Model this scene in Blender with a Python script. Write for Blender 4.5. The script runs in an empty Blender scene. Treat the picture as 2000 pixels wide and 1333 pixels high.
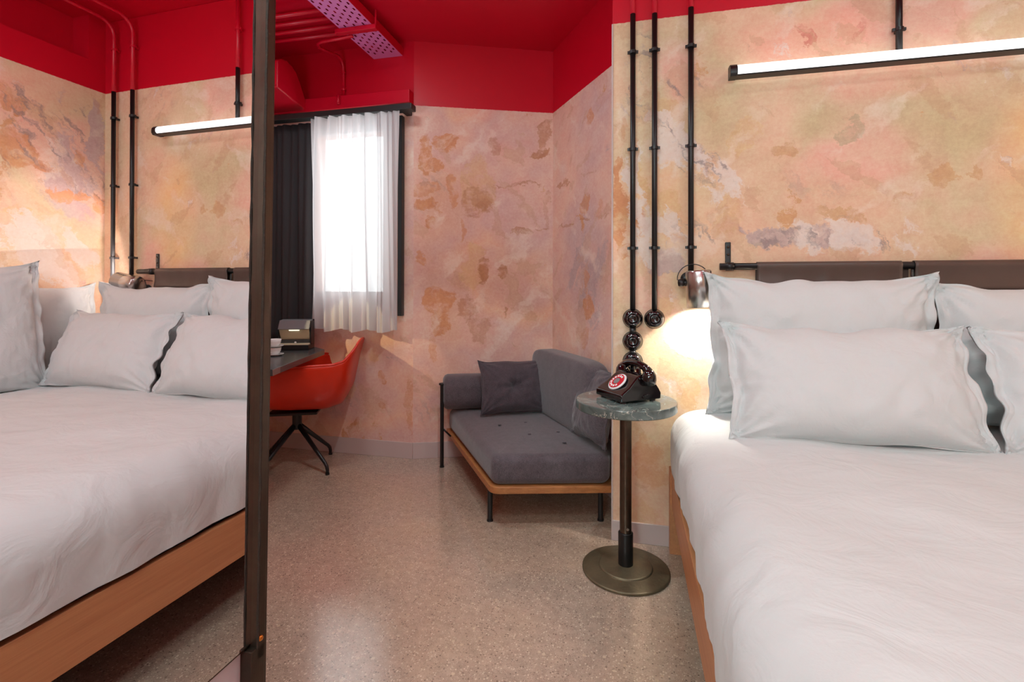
import bpy, bmesh, math, random
from mathutils import Vector, Matrix, noise as mn

C = bpy.context.scene.collection
SC = bpy.context.scene
PI = math.pi

# ------------------------------------------------------------------ camera
F_PX, YAW, PIT, ROLL, CY = 963.3, .2352, .0049, .0019, 557.2
_F = Vector((-math.sin(YAW), math.cos(YAW), 0)); _R = Vector((math.cos(YAW), math.sin(YAW), 0)); _U = Vector((0, 0, 1))
_F2 = _F*math.cos(PIT)+_U*math.sin(PIT); _U2 = _U*math.cos(PIT)-_F*math.sin(PIT)
_R3 = _R*math.cos(ROLL)+_U2*math.sin(ROLL); _U3 = _U2*math.cos(ROLL)-_R*math.sin(ROLL)
cd = bpy.data.cameras.new('camera'); cam = bpy.data.objects.new('camera', cd); C.objects.link(cam)
cam.matrix_world = Matrix(((_R3.x, _U3.x, -_F2.x, 0), (_R3.y, _U3.y, -_F2.y, 0), (_R3.z, _U3.z, -_F2.z, 1.2), (0, 0, 0, 1)))
cd.sensor_width = 36; cd.lens = F_PX*36/2000; cd.shift_y = -(666.5-CY)/2000; cd.clip_start = .02
SC.camera = cam

# ------------------------------------------------------------------ world, lights, exposure
SC.view_settings.view_transform = 'Standard'; SC.view_settings.look = 'None'
SC.view_settings.gamma = 1; SC.view_settings.use_curve_mapping = False
SC.view_settings.exposure = -.12
w = bpy.data.worlds.new('sky'); SC.world = w; w.use_nodes = True
w.node_tree.nodes['Background'].inputs[0].default_value = (.93, .97, 1, 1)
w.node_tree.nodes['Background'].inputs[1].default_value = 7.5

def area(name, loc, size, power, col, rot=(0, 0, 0), sy=None, spread=None):
    l = bpy.data.lights.new(name, 'AREA'); l.energy = power; l.color = col; l.size = size
    if sy: l.shape = 'RECTANGLE'; l.size_y = sy
    if spread: l.spread = spread
    o = bpy.data.objects.new(name, l); C.objects.link(o); o.location = loc; o.rotation_euler = rot
    return o
def spot(name, loc, target, power, col, angle, blend, radius=.03):
    l = bpy.data.lights.new(name, 'SPOT'); l.energy = power; l.color = col; l.spot_size = angle; l.spot_blend = blend; l.shadow_soft_size = radius
    o = bpy.data.objects.new(name, l); C.objects.link(o); o.location = loc
    o.rotation_euler = (Vector(target)-Vector(loc)).to_track_quat('-Z', 'Y').to_euler()
    return o
# out-of-view fill lights added to brighten the room; ceiling lamps for bed and sofa
COOL = (.68, .96, .97)
area('ceiling_area_light', (.05, -.55, 2.88), 1.3, 18, COOL)  # added soft fill behind the camera, no known lamp there
area('ceiling_area_light', (1.35, .95, 2.9), .4, 13, COOL)
area('ceiling_area_light', (-1.35, 1.9, 2.9), .35, 16, (.74, .96, .98))  # added fill for the tray and alcove side
area('entry_fill_light', (-.48, -1.7, 1.7), .6, 40, COOL, (PI/2-.35, 0, -.35))  # added fill from behind the camera for the side of the bed
o_ = area('aisle_fill_light', (-.52, .25, 2.55), .35, 13, COOL)  # added fill high on the mirror wall, brightens the bed side
o_.rotation_euler = (Vector((.35, 1.25, .35))-o_.location).to_track_quat('-Z', 'Y').to_euler()
area('ceiling_up_fill', (.9, -1.9, 2.0), .9, 44, COOL, (PI-.5, 0, 0))  # added upward fill behind the camera to brighten the ceiling
area('tray_up_fill', (-1.75, 1.3, 1.8), .4, 11, (.72, .86, 1), (PI-.25, 0, 0))  # added upward fill, hidden by the partition, for tray and ceiling
spot('ceiling_spot_light', (-.35, 1.35, 2.9), (-.95, 2.45, .3), 62, (.80, .96, 1), .95, .3, .02)
# portal that guides the daylight through the window
pl = area('window_portal', (-1.99, 3.30, 1.75), .62, 1, (1, 1, 1), (-PI/2, 0, 0), 1.22)
pl.data.cycles.is_portal = True

# ------------------------------------------------------------------ node helpers
def c(r, g, b, a=1):
    f = lambda v: (v/255/12.92 if v/255 <= .04045 else ((v/255+.055)/1.055)**2.4)
    return (f(r), f(g), f(b), a)
class N:
    def __init__(s, name):
        s.m = bpy.data.materials.new(name); s.m.use_nodes = True; s.t = s.m.node_tree; s.t.nodes.clear()
        s.out = s.t.nodes.new('ShaderNodeOutputMaterial')
    def n(s, ty, ins=None, **kw):
        o = s.t.nodes.new(ty)
        for k, v in kw.items(): setattr(o, k, v)
        for k, v in (ins or {}).items(): s.set(o.inputs[k], v)
        return o
    def set(s, sock, v):
        if isinstance(v, bpy.types.NodeSocket): s.t.links.new(v, sock)
        elif isinstance(v, bpy.types.Node): s.t.links.new(v.outputs[0], sock)
        else: sock.default_value = v
    def obj(s): return s.n('ShaderNodeTexCoord').outputs['Object']
    def mp(s, vec, loc=(0, 0, 0), rot=(0, 0, 0), sc=(1, 1, 1), ty='POINT'):
        return s.n('ShaderNodeMapping', {'Vector': vec, 'Location': loc, 'Rotation': rot, 'Scale': sc}, vector_type=ty).outputs[0]
    def rs(s, vec, off, ang, sc):
        return s.mp(s.mp(vec, off, (0, 0, ang)), sc=sc)
    def noise(s, vec, scale, det=3, rough=.5, dist=0):
        return s.n('ShaderNodeTexNoise', {'Vector': vec, 'Scale': scale, 'Detail': det, 'Roughness': rough, 'Distortion': dist}).outputs['Fac']
    def math(s, op, a, b=0., cl=False):
        o = s.n('ShaderNodeMath', operation=op, use_clamp=cl); s.set(o.inputs[0], a); s.set(o.inputs[1], b); return o.outputs[0]
    def ramp(s, fac, stops):
        o = s.n('ShaderNodeValToRGB', {'Fac': fac}); r = o.color_ramp
        while len(r.elements) < len(stops): r.elements.new(.5)
        for e, (p, col) in zip(r.elements, stops):
            e.position = p; e.color = col if len(col) == 4 else (*col, 1)
        return o.outputs['Color']
    def step(s, fac, a, b): return s.n('ShaderNodeMapRange', {'Value': fac, 'From Min': a, 'From Max': b}).outputs[0]
    def mix(s, fac, a, b, mode='MIX'):
        o = s.n('ShaderNodeMix', data_type='RGBA', blend_type=mode)
        s.set(o.inputs[0], fac); s.set(o.inputs[6], a); s.set(o.inputs[7], b); return o.outputs[2]
    def bump(s, h, st=.3, d=.01):
        return s.n('ShaderNodeBump', {'Height': h, 'Strength': st, 'Distance': d}).outputs[0]
    def bsdf(s, **kw):
        p = s.n('ShaderNodeBsdfPrincipled')
        for k, v in kw.items(): s.set(p.inputs[k.replace('_', ' ')], v)
        s.t.links.new(p.outputs[0], s.out.inputs[0]); return p

RED = c(200, 4, 36)
def red_paint():
    g = N('red_gloss_paint'); p = g.obj()
    h = g.noise(p, 14, 3)
    g.bsdf(Base_Color=g.mix(g.noise(p, 2.5, 4), c(196, 3, 34), c(208, 6, 44)), Roughness=.36, Normal=g.bump(h, .06, .01)); return g.m

def plaster(name, udir, zred, base, blobs, seed, orange=.60, lilac=.60, oc=(c(216, 158, 110), c(200, 132, 80)), lc=c(192, 168, 168), scr_rot=.9):
    g = N(name); p = g.obj()
    u = g.n('ShaderNodeVectorMath', {0: p, 1: (udir[0], udir[1], 0)}, operation='DOT_PRODUCT').outputs['Value']
    z = g.n('ShaderNodeSeparateXYZ', {0: p}).outputs[2]
    v0 = g.n('ShaderNodeCombineXYZ', {0: u, 1: z, 2: float(seed)}).outputs[0]
    dn = g.n('ShaderNodeTexNoise', {'Vector': v0, 'Scale': 4.5, 'Detail': 7., 'Roughness': .68}).outputs['Color']
    dv = g.n('ShaderNodeVectorMath', {0: dn, 1: (.5, .5, .5)}, operation='SUBTRACT').outputs[0]
    dv = g.n('ShaderNodeVectorMath', {0: dv, 'Scale': .26}, operation='SCALE').outputs[0]
    vd = g.n('ShaderNodeVectorMath', {0: v0, 1: dv}, operation='ADD').outputs[0]
    acc = {}; sharp = []
    for (cu, cv, ru, rv, rot, kind, amt) in blobs:
        soft = kind in 'vpygs'
        if kind in 'tuOTBr':
            q = g.mp(vd, (cu, cv, seed), (0, 0, rot), (ru, rv, 1), 'TEXTURE')
            L = g.n('ShaderNodeVectorMath', {0: q}, operation='LENGTH').outputs['Value']
            sharp.append((kind, g.n('ShaderNodeMapRange', {'Value': L, 'From Min': .93, 'From Max': 1.06, 'To Min': amt, 'To Max': 0.}).outputs[0])); continue
        q = g.mp(vd if not soft else v0, (cu, cv, seed), (0, 0, rot), (ru, rv, 1), 'TEXTURE')
        L = g.n('ShaderNodeVectorMath', {0: q}, operation='LENGTH').outputs['Value']
        m = g.n('ShaderNodeMapRange', {'Value': L, 'From Min': .55, 'From Max': 1.25, 'To Min': amt*(1.75 if kind in 'oldkw' else 1), 'To Max': 0.}).outputs[0]
        acc[kind] = m if kind not in acc else g.math('MAXIMUM', acc[kind], m)
    zero = 0.0
    lo = g.noise(v0, 1.3, 3, .5)
    col = g.ramp(lo, base)
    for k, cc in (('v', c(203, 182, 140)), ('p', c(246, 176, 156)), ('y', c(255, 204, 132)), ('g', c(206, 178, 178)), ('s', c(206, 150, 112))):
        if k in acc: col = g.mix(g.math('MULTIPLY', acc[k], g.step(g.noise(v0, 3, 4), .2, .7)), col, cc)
    # trowel patches: sharp edged areas of another coat
    a = g.noise(g.rs(vd, (3, 1, 0), .4, (1.15, .7, 1)), 3.4, 8, .62, .4)
    po = g.math('ADD', a, acc['o']) if 'o' in acc else a
    mo = g.step(po, orange, orange+.025)
    t = g.step(po, orange, orange+.2)
    col = g.mix(g.math('MULTIPLY', mo, .8), col, g.mix(t, oc[0], oc[1]))
    b = g.noise(g.rs(vd, (9, 4, 0), .9, (.8, 2.2, 1)), 2.6, 8, .64, .3)
    pl_ = g.math('ADD', b, acc['l']) if 'l' in acc else b
    ml = g.step(pl_, lilac, lilac+.06)
    col = g.mix(g.math('MULTIPLY', ml, .75), col, lc)
    for kind, cc, al in (('T', c(222, 178, 122), .62), ('O', c(212, 142, 92), .82), ('t', c(208, 156, 108), .62), ('u', c(184, 164, 132), .6), ('r', c(206, 104, 92), .6), ('B', c(186, 122, 78), .75)):
        ms = [m for k_, m in sharp if k_ == kind]
        if not ms: continue
        mm = ms[0]
        for m2 in ms[1:]: mm = g.math('MAXIMUM', mm, m2)
        brk = g.step(g.noise(vd, 13, 5, .65), .30, .52)
        col = g.mix(g.math('MULTIPLY', g.math('MULTIPLY', mm, al), brk), col, cc)
    if 'w' in acc:
        wv = g.noise(g.rs(vd, (1, 8, 0), .95, (.9, 2.6, 1)), 3.6, 7, .62, .3)
        mw = g.step(g.math('ADD', wv, acc['w']), .66, .70)
        col = g.mix(g.math('MULTIPLY', mw, .8), col, c(234, 216, 206))
    if 'd' in acc:
        dd = g.step(g.math('ADD', g.noise(vd, 9, 6, .7), acc['d']), .88, 1.0)
        col = g.mix(g.math('MULTIPLY', dd, .75), col, c(178, 118, 82))
    # faint shards and pale smears of the skim coat
    sh_ = g.noise(g.rs(vd, (2, 7, 0), .9, (1, 2.4, 1)), 3.2, 3, .45)
    col = g.mix(g.math('MULTIPLY', g.step(sh_, .60, .615), .34), col, c(204, 158, 122))
    sm_ = g.noise(g.rs(vd, (6, 3, 0), -.8, (1, 2.2, 1)), 2.6, 5, .6)
    col = g.mix(g.math('MULTIPLY', g.step(sm_, .56, .66), .5), col, c(242, 222, 206))
    # dark trowel scratches
    sv = g.rs(vd, (0, 0, 0), scr_rot, (2.0, 9, 1))
    s1 = g.noise(sv, 3.2, 5, .6)
    zone = g.noise(v0, 1.9, 2)
    zone = g.math('ADD', zone, acc['k']) if 'k' in acc else zone
    ks = g.math('MULTIPLY', g.step(s1, .53, .63), g.step(zone, .60, .85))
    col = g.mix(g.math('MULTIPLY', ks, .7), col, c(150, 132, 130))
    s2 = g.noise(g.rs(vd, (5, 2, 0), .7, (1.2, 20, 1)), 2.4, 4, .6)
    col = g.mix(g.math('MULTIPLY', g.step(s2, .66, .72), .30), col, c(168, 126, 102))
    fine = g.noise(v0, 55, 4, .7); mid = g.noise(vd, 11, 5, .65)
    col = g.mix(.5, col, g.ramp(fine, [(.25, (.36, .36, .36)), (.75, (.64, .64, .64))]), 'OVERLAY')
    col = g.mix(.55, col, g.ramp(mid, [(.3, (.40, .39, .40)), (.7, (.60, .60, .59))]), 'OVERLAY')
    edge = g.math('ADD', z, g.math('MULTIPLY', g.math('SUBTRACT', g.noise(v0, 60, 2), .5), .006))
    isr = g.math('GREATER_THAN', edge, zred)
    col = g.mix(isr, col, RED)
    h = g.math('ADD', g.math('MULTIPLY', mo, .5), g.math('ADD', g.math('MULTIPLY', ml, .4), g.math('MULTIPLY', mid, .8)))
    h = g.math('ADD', h, g.math('MULTIPLY', fine, .25))
    h = g.math('SUBTRACT', h, g.math('MULTIPLY', ks, .3))
    h = g.math('MULTIPLY', h, g.math('SUBTRACT', 1., g.math('MULTIPLY', isr, .85)))
    rough = g.math('SUBTRACT', .72, g.math('MULTIPLY', isr, .34))
    g.bsdf(Base_Color=col, Roughness=rough, Normal=g.bump(h, .35, .006)); return g.m

def simple(name, col, rough=.5, metal=0., bumpscale=None, bst=.1, var=None, **kw):
    g = N(name); p = g.obj(); cc = col
    if var: cc = g.mix(g.noise(p, var[1], 5, .6), col, var[0])
    k = dict(Base_Color=cc, Roughness=rough, Metallic=metal); k.update(kw)
    if bumpscale: k['Normal'] = g.bump(g.noise(p, bumpscale, 4, .6), bst, .004)
    g.bsdf(**k); return g.m

def linen(name, col):
    g = N(name); p = g.obj()
    h1 = g.noise(g.mp(p, sc=(1, 1, 1)), 7, 4, .55, .8)
    h2 = g.noise(p, 260, 2)
    h = g.math('ADD', g.math('MULTIPLY', h1, 1.0), g.math('MULTIPLY', h2, .03))
    g.bsdf(Base_Color=col, Roughness=.85, Normal=g.bump(h, .34, .03), Sheen_Weight=.15); return g.m

def weave(name, c1, c2):
    g = N(name); p = g.obj()
    w1 = g.noise(g.mp(p, sc=(1, 6, 6)), 95, 2); w2 = g.noise(g.mp(p, sc=(6, 6, 1)), 95, 2)
    f = g.math('ADD', g.math('MULTIPLY', g.math('ADD', w1, w2), .38), g.math('MULTIPLY', g.noise(p, 24, 5, .7), .28))
    f = g.step(f, .36, .68)
    g.bsdf(Base_Color=g.mix(f, c1, c2), Roughness=.92, Sheen_Weight=.35, Sheen_Roughness=.5, Normal=g.bump(f, .25, .002)); return g.m

def wood(name, c1, c2, axis='Y'):
    g = N(name); p = g.obj()
    sc = {'Y': (30, 1.2, 30), 'X': (1.2, 30, 30)}[axis]
    a = g.noise(g.mp(p, sc=sc), 2.2, 6, .6, .4); b = g.noise(g.mp(p, sc=tuple(v*4 for v in sc)), 3, 3)
    f = g.math('ADD', g.math('MULTIPLY', a, .8), g.math('MULTIPLY', b, .25))
    g.bsdf(Base_Color=g.ramp(f, [(.3, c1), (.75, c2)]), Roughness=.42, Normal=g.bump(f, .06, .002)); return g.m

def terrazzo():
    g = N('polished_concrete'); p = g.obj()
    col = g.ramp(g.noise(p, 1.6, 5, .6), [(.3, c(168, 146, 128)), (.5, c(186, 162, 142)), (.72, c(196, 168, 142))])
    col = g.mix(.6, col, g.ramp(g.noise(p, 28, 5, .7), [(.3, (.36, .36, .36)), (.7, (.63, .63, .63))]), 'OVERLAY')
    def specks(scale, th0, th1, cols, amt, col):
        v = g.n('ShaderNodeTexVoronoi', {'Vector': p, 'Scale': scale, 'Randomness': 1.})
        r = g.n('ShaderNodeSeparateColor', {0: v.outputs['Color']})
        near = g.step(v.outputs['Distance'], .42, .30)
        pick = g.math('MULTIPLY', g.math('GREATER_THAN', r.outputs[0], th0), g.math('LESS_THAN', r.outputs[0], th1))
        return g.mix(g.math('MULTIPLY', g.math('MULTIPLY', near, pick), amt), col, g.mix(r.outputs[1], cols[0], cols[1]))
    col = specks(125, .55, .78, (c(222, 204, 180), c(234, 212, 184)), .8, col)
    col = specks(125, .80, .93, (c(98, 78, 66), c(122, 102, 90)), .75, col)
    col = specks(250, .5, .75, (c(222, 204, 184), c(204, 178, 154)), .75, col)
    col = specks(250, .75, 1.0, (c(112, 92, 82), c(136, 116, 106)), .75, col)
    col = specks(62, .965, 1.0, (c(222, 200, 170), c(206, 178, 150)), .7, col)
    ro = g.ramp(g.noise(p, 3.2, 5, .65), [(.3, (.13,)*3), (.7, (.24,)*3)])
    g.bsdf(Base_Color=col, Roughness=ro, IOR=1.8, Coat_Weight=1.0, Coat_Roughness=.12, Normal=g.bump(g.noise(p, 70, 4, .6), .09, .004)); return g.m

M = {}
PEACH = [(.28, c(224, 182, 154)), (.42, c(234, 194, 164)), (.52, c(220, 194, 158)), (.60, c(236, 188, 166)), (.75, c(222, 180, 160))]
PINK = [(.28, c(228, 184, 170)), (.42, c(236, 192, 172)), (.52, c(224, 184, 174)), (.62, c(238, 190, 162)), (.75, c(220, 178, 172))]
# patches of other coats, plus painted lamplight ('y' in WB): (u, z, half width, half height, turn, kind, strength)
HB = [(.649, 1.797, .078, .032, -.5, 't', 1), (.9, 1.901, .062, .044, .2, 'u', 1), (1.266, 1.663, .054, .051, -.8, 't', 1), (1.376, 1.658, .03, .029, 0, 't', 1), (1.119, 1.589, .048, .022, .35, 't', 1), (.88, 1.499, .101, .029, -.45, 't', 1), (.752, 2.326, .032, .05, .3, 'r', 1), (.959, 2.306, .019, .035, -.5, 'r', .7), (.565, 1.412, .042, .014, 0, 'u', .6), (-.038, 1.547, .033, .146, 0, 'O', 1), (-.062, 1.718, .024, .098, 0, 'O', 1), (.056, 1.495, .037, .058, .3, 'O', 1), (-.021, 1.376, .033, .039, 0, 'O', 1), (-.05, 1.962, .019, .064, 0, 'O', .6), (.073, 1.688, .028, .121, .2, 'T', 1), (.16, 1.54, .068, .096, 0, 'T', .8), (.16, 1.994, .068, .072, 0, 'T', .7), (.427, 1.531, .064, .093, 0, 'T', .7), (.492, 1.876, .055, .092, -.6, 'T', .8), (.138, 1.11, .055, .038, .3, 'T', .8), (.273, .735, .058, .085, -.4, 'T', .9), (.092, .391, .06, .144, .3, 'O', .55), (.022, .144, .093, .048, 0, 'T', .6)]
AB = [(.081, 2.24, .087, .065, -.1, 'O', 1), (-.054, 2.143, .05, .144, .1, 'O', 1), (.035, 2.057, .05, .043, 0, 'O', 1), (-.054, 1.891, .107, .051, 0, 'O', .7), (.143, 1.879, .043, .109, 0, 'O', .8), (-.036, 1.776, .086, .043, -.2, 'O', 1), (-.028, 1.653, .032, .043, 0, 'O', 1), (-.105, 1.403, .028, .058, 0, 'O', .8), (.048, 1.097, .108, .108, .1, 'O', 1), (.063, .953, .072, .072, 0, 'O', 1), (.188, 1.607, .018, .08, 0, 'O', .7), (.003, .809, .036, .108, 0, 'O', .6), (.307, 1.811, .088, .125, 0, 'B', .7), (.344, 1.775, .059, .044, 0, 'B', .9), (.326, 1.94, .111, .22, 0, 'T', .8), (.29, 1.353, .081, .183, 0, 'T', .8), (.364, 1.317, .044, .11, 0, 'B', 1), (.254, 1.06, .073, .095, 0, 'B', .8), (.346, .913, .081, .095, 0, 'B', .6), (.512, 1.292, .037, .059, .1, 'B', 1), (.643, 1.598, .083, .03, 0, 'B', .9), (.775, 2.181, .084, .045, .2, 'B', 1), (.802, 2.313, .054, .09, -.3, 'B', .8), (.454, 2.222, .037, .059, 0, 'B', .6), (.513, 1.022, .011, .052, 0, 'B', .8), (.605, 1.95, .175, .011, .0, 'B', .8), (.795, 1.631, .054, .011, 0, 'B', .8), (.833, 1.77, .019, .15, 0, 'B', .4), (.306, 2.49, .148, .095, 0, 'p', .5)]
SB = [(2.74, 2.278, .052, .058, .1, 'O', .8), (2.82, 1.747, .055, .066, .3, 'O', .8), (2.611, 1.682, .03, .074, 0, 'O', .5), (2.785, 1.223, .04, .071, 0, 'O', .7), (2.764, 1.078, .079, .071, .2, 'O', .9), (2.818, .88, .068, .085, 0, 'O', .6), (3.084, 1.631, .126, .011, 0, 'B', 1), (2.82, 1.649, .095, .01, 0, 'B', .7), (3.126, 1.915, .113, .011, 0, 'B', .8), (2.752, 1.913, .091, .01, 0, 'B', .5), (2.562, 1.63, .047, .009, 0, 'B', .6)]
RB = [(1.929, 1.973, .096, .115, 0, 'O', .9), (2.05, 1.901, .056, .042, 0, 'O', .9), (1.881, 2.272, .055, .085, .3, 'O', .8), (1.962, 2.215, .029, .058, 0, 'O', .7), (2.265, 1.984, .047, .045, 0, 'O', .8), (2.141, 1.768, .065, .043, 0, 'O', 1), (2.244, 1.765, .046, .032, 0, 'O', 1), (2.356, 1.742, .043, .059, 0, 'O', 1), (1.931, 1.627, .062, .04, 0, 'T', .9), (2.353, 2.188, .049, .231, 0, 'l', .2), (2.263, 2.257, .035, .096, 0, 'k', .6), (2.035, 2.256, .04, .06, .4, 'k', .5), (2.355, 1.956, .043, .165, 0, 'k', .5)]
WB = [(-1.943, .207, .033, .066, -.4, 'O', 1), (-2.005, .129, .025, .052, .4, 'O', .9), (-1.721, .549, .032, .044, 0, 'O', .9), (-1.732, .349, .028, .025, 0, 'O', .8), (-1.985, .463, .066, .096, -.4, 'T', .8), (-2.09, .719, .125, .112, 0, 'y', .8), (-1.822, .728, .16, .088, 0, 'y', .6), (-1.782, .693, .04, .051, 0, 'T', .8), (-1.511, .379, .023, .215, 0, 'O', .6), (-1.622, .68, .055, .018, .1, 'k', .7)]  # 'y' entries paint the yellow light pool below the curtain
hb = [
      
      (.25, .95, .1, .07, .3, 'l', .16),
      (.22, 1.85, .17, .07, -1.0, 'k', .5), (.36, 1.74, .14, .06, -1.0, 'k', .45), (.05, 2.2, .08, .2, 0, 'k', .3), (.24, 2.12, .09, .08, -.9, 'k', .35), (.68, 1.42, .16, .04, -.2, 'k', .4), (.95, 1.41, .14, .05, -.4, 'k', .4), (.28, 1.45, .1, .06, -.4, 'k', .35),
      (.22, 1.85, .2, .12, -.9, 'l', .10), (.75, 1.42, .3, .06, -.15, 'l', .14), (.06, 2.2, .12, .2, 0, 'l', .10), (.16, 1.3, .1, .08, 0, 'l', .14),
      (.43, 2.05, .17, .28, 0, 'v', .9), (1.25, 1.88, .32, .18, -.1, 'v', .8), (.82, 1.92, .13, .08, .2, 'v', .9),
      (.75, 2.3, .34, .12, 0, 'p', .9), (.8, 1.65, .35, .2, 0, 'p', .45), (1.1, 2.1, .4, .1, 0, 'p', .6),
      (1.6, 1.6, .16, .4, 0, 'y', .6), (.25, 1.0, .22, .2, 0, 'y', .3), (-.05, 1.2, .06, .5, 0, 's', .3), (.1, 1.55, .3, .3, 0, 'y', .35), (.22, 1.86, .22, .10, -.9, 'w', .14), (.38, 1.68, .14, .12, -.9, 'w', .12), (.1, 1.42, .16, .14, 0, 'w', .13), (.03, 1.65, .05, .2, 0, 'w', .12), (.28, 1.0, .14, .10, .4, 'w', .13), (.8, 1.42, .4, .08, -.2, 'w', .10), (.12, .7, .1, .1, 0, 'w', .1)]  # first 'y' entry paints warm lamp glow towards the right edge
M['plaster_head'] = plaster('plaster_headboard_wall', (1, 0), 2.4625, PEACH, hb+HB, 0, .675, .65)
ab = [
      
      
      (-.9, 1.5, .2, .9, 0, 's', .55), (-1.25, 1.5, .15, .5, 0, 'g', .7), (-.45, 1.1, .3, .5, 0, 's', .25), (-.3, 1.5, .3, .4, 0, 'g', .45)]
ab2 = [(a[0]*1.0, *a[1:]) for a in ab]
M['plaster_back'] = plaster('plaster_alcove_back', (.923, .385), 2.478, PINK, [(a[0]+.98, *a[1:]) for a in ab2]+AB, 3, .67, .66)
sb = [
      (2.8, 1.4, .3, .5, 0, 'g', .9), (2.7, 2.2, .3, .3, 0, 'g', .8), (2.8, 1.3, .3, .4, 0, 'l', .10)]
M['plaster_side'] = plaster('plaster_alcove_side', (-.542, .84), 2.478, PINK, sb+SB, 5, .66, .66)
wb = [(-1.72, .82, .14, .05, 0, 'y', .5), (-1.8, .6, .3, .3, 0, 'g', .5), ]  # 'y' entry paints part of the light pool under the curtain
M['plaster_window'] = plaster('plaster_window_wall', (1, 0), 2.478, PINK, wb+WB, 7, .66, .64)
rb = [(2.25, 2.0, .14, .3, .3, 'k', .4), (2.0, 2.15, .15, .2, .4, 'k', .35), (2.2, 1.9, .2, .3, 0, 'l', .12), (2.1, 1.4, .4, .22, 0, 'w', .12), (1.9, 2.3, .3, .15, 0, 'p', .6)]
M['plaster_right'] = plaster('plaster_right_wall', (0, 1), 2.463, PEACH, rb+RB, 11, .66, .63)
M['plaster_plain'] = plaster('plaster_side_wall', (0, 1), 2.463, PINK, [], 13, .7, .66)
M['red'] = red_paint()
M['floor'] = terrazzo()
M['base'] = simple('pale_skirting_paint', c(196, 176, 172), .6, bumpscale=30, bst=.1, var=(c(206, 190, 186), 5))
M['lilac'] = simple('pale_lilac_wall', c(196, 184, 192), .6, bumpscale=20, bst=.1)
M['black'] = simple('black_steel', c(22, 20, 21), .38, bumpscale=120, bst=.03)
M['gloss'] = simple('black_bakelite', c(14, 7, 9), .07, Coat_Weight=.6, Coat_Roughness=.05)
M['curtain_dark'] = simple('charcoal_blackout_cloth', c(54, 54, 56), .9, bumpscale=200, bst=.1)
M['linen'] = linen('white_bed_linen', c(214, 215, 215))
M['duvet'] = linen('white_duvet_linen', c(218, 219, 218))
M['fabric'] = weave('plum_grey_weave', c(52, 44, 49), c(106, 95, 101))
M['fabric2'] = weave('dark_plum_weave', c(44, 36, 41), c(92, 78, 85))
M['oak'] = wood('warm_oak', c(150, 92, 52), c(196, 132, 78), 'X')
M['bedwood'] = wood('bed_walnut', c(186, 120, 78), c(212, 148, 100), 'Y')
M['leather'] = simple('brown_leather', c(78, 62, 56), .42, bumpscale=60, bst=.12, var=(c(92, 72, 64), 5))
M['chrome'] = simple('brushed_steel', c(190, 188, 186), .24, 1.0)
M['steel'] = simple('raw_dark_steel', c(98, 82, 70), .42, .85, bumpscale=40, bst=.15, var=(c(60, 48, 42), 14))
M['polesteel'] = simple('mill_steel', c(112, 96, 82), .36, .9, bumpscale=30, bst=.1, var=(c(64, 52, 44), 18))
M['castiron'] = simple('cast_bronze_iron', c(140, 126, 98), .46, .55, bumpscale=60, bst=.4, var=(c(66, 57, 44), 11))
M['copper'] = simple('copper', c(226, 142, 64), .3, 1.0)
M['seam'] = simple('rusty_seam', c(12, 8, 6), .8, .0, bumpscale=150, bst=.6, var=(c(58, 36, 20), 45))
M['shell'] = simple('orange_red_leather', c(212, 44, 9), .33, bumpscale=90, bst=.05, var=(c(200, 36, 7), 4))
M['tray'] = simple('tray_lilac_lit', c(222, 126, 190), .4)  # cool light reflected by the tray is put into this lilac colour
M['white'] = simple('white_porcelain', c(230, 228, 226), .2)
M['dial_red'] = simple('red_dial_ring', c(196, 24, 44), .25)
M['dial_white'] = simple('white_dial_print', c(232, 226, 228), .3)
M['cream'] = simple('cream_inner_card', c(214, 206, 176), .4)
M['greycase'] = simple('grey_lid_leatherette', c(120, 122, 124), .35)
M['desk'] = simple('dark_desk_laminate', c(52, 54, 56), .25, var=(c(70, 74, 74), 30))
M['deskedge'] = simple('desk_edge', c(118, 96, 92), .35)
M['facade'] = simple('pale_render', c(196, 194, 190), .9)
M['facade_window'] = simple('dark_window_glass', c(60, 66, 74), .1)
M['whiteframe'] = simple('white_window_frame', c(220, 220, 220), .4)
M['blackframe'] = simple('dark_blind_channel', c(38, 42, 42), .4)
def mirror():
    g = N('mirror_silver'); g.bsdf(Base_Color=c(238, 230, 231), Roughness=.0, Metallic=1.0); return g.m
M['mirror'] = mirror()
def marble():
    g = N('green_black_marble'); p = g.obj()
    d = g.noise(p, 6, 6, .65, 1.2)
    col = g.ramp(d, [(.3, c(66, 74, 72)), (.55, c(100, 110, 106)), (.75, c(140, 150, 145))])
    v = g.math('ABSOLUTE', g.math('SUBTRACT', g.noise(p, 5.5, 5, .6, .6), .5))
    col = g.mix(g.math('MULTIPLY', g.step(v, .007, .001), g.step(g.noise(p, 9, 2), .48, .6)), col, c(206, 196, 182))
    br = g.step(g.noise(g.mp(p, (4, 2, 0)), 5, 3), .60, .66)
    col = g.mix(g.math('MULTIPLY', br, .7), col, c(112, 82, 66))
    g.bsdf(Base_Color=col, Roughness=.07, IOR=1.6); return g.m
M['marble'] = marble()
def emit(name, col, st):
    g = N(name); e = g.n('ShaderNodeEmission', {'Color': col, 'Strength': st}); g.t.links.new(e.outputs[0], g.out.inputs[0]); return g.m
M['tube'] = emit('lit_tube_diffuser', (1, .985, .97, 1), 2.2)
M['bulb'] = emit('lit_bulb', (1, .93, .80, 1), 9.0)
M['glow'] = emit('lit_box_lamp', (1, .95, .78, 1), 2.2)
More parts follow.
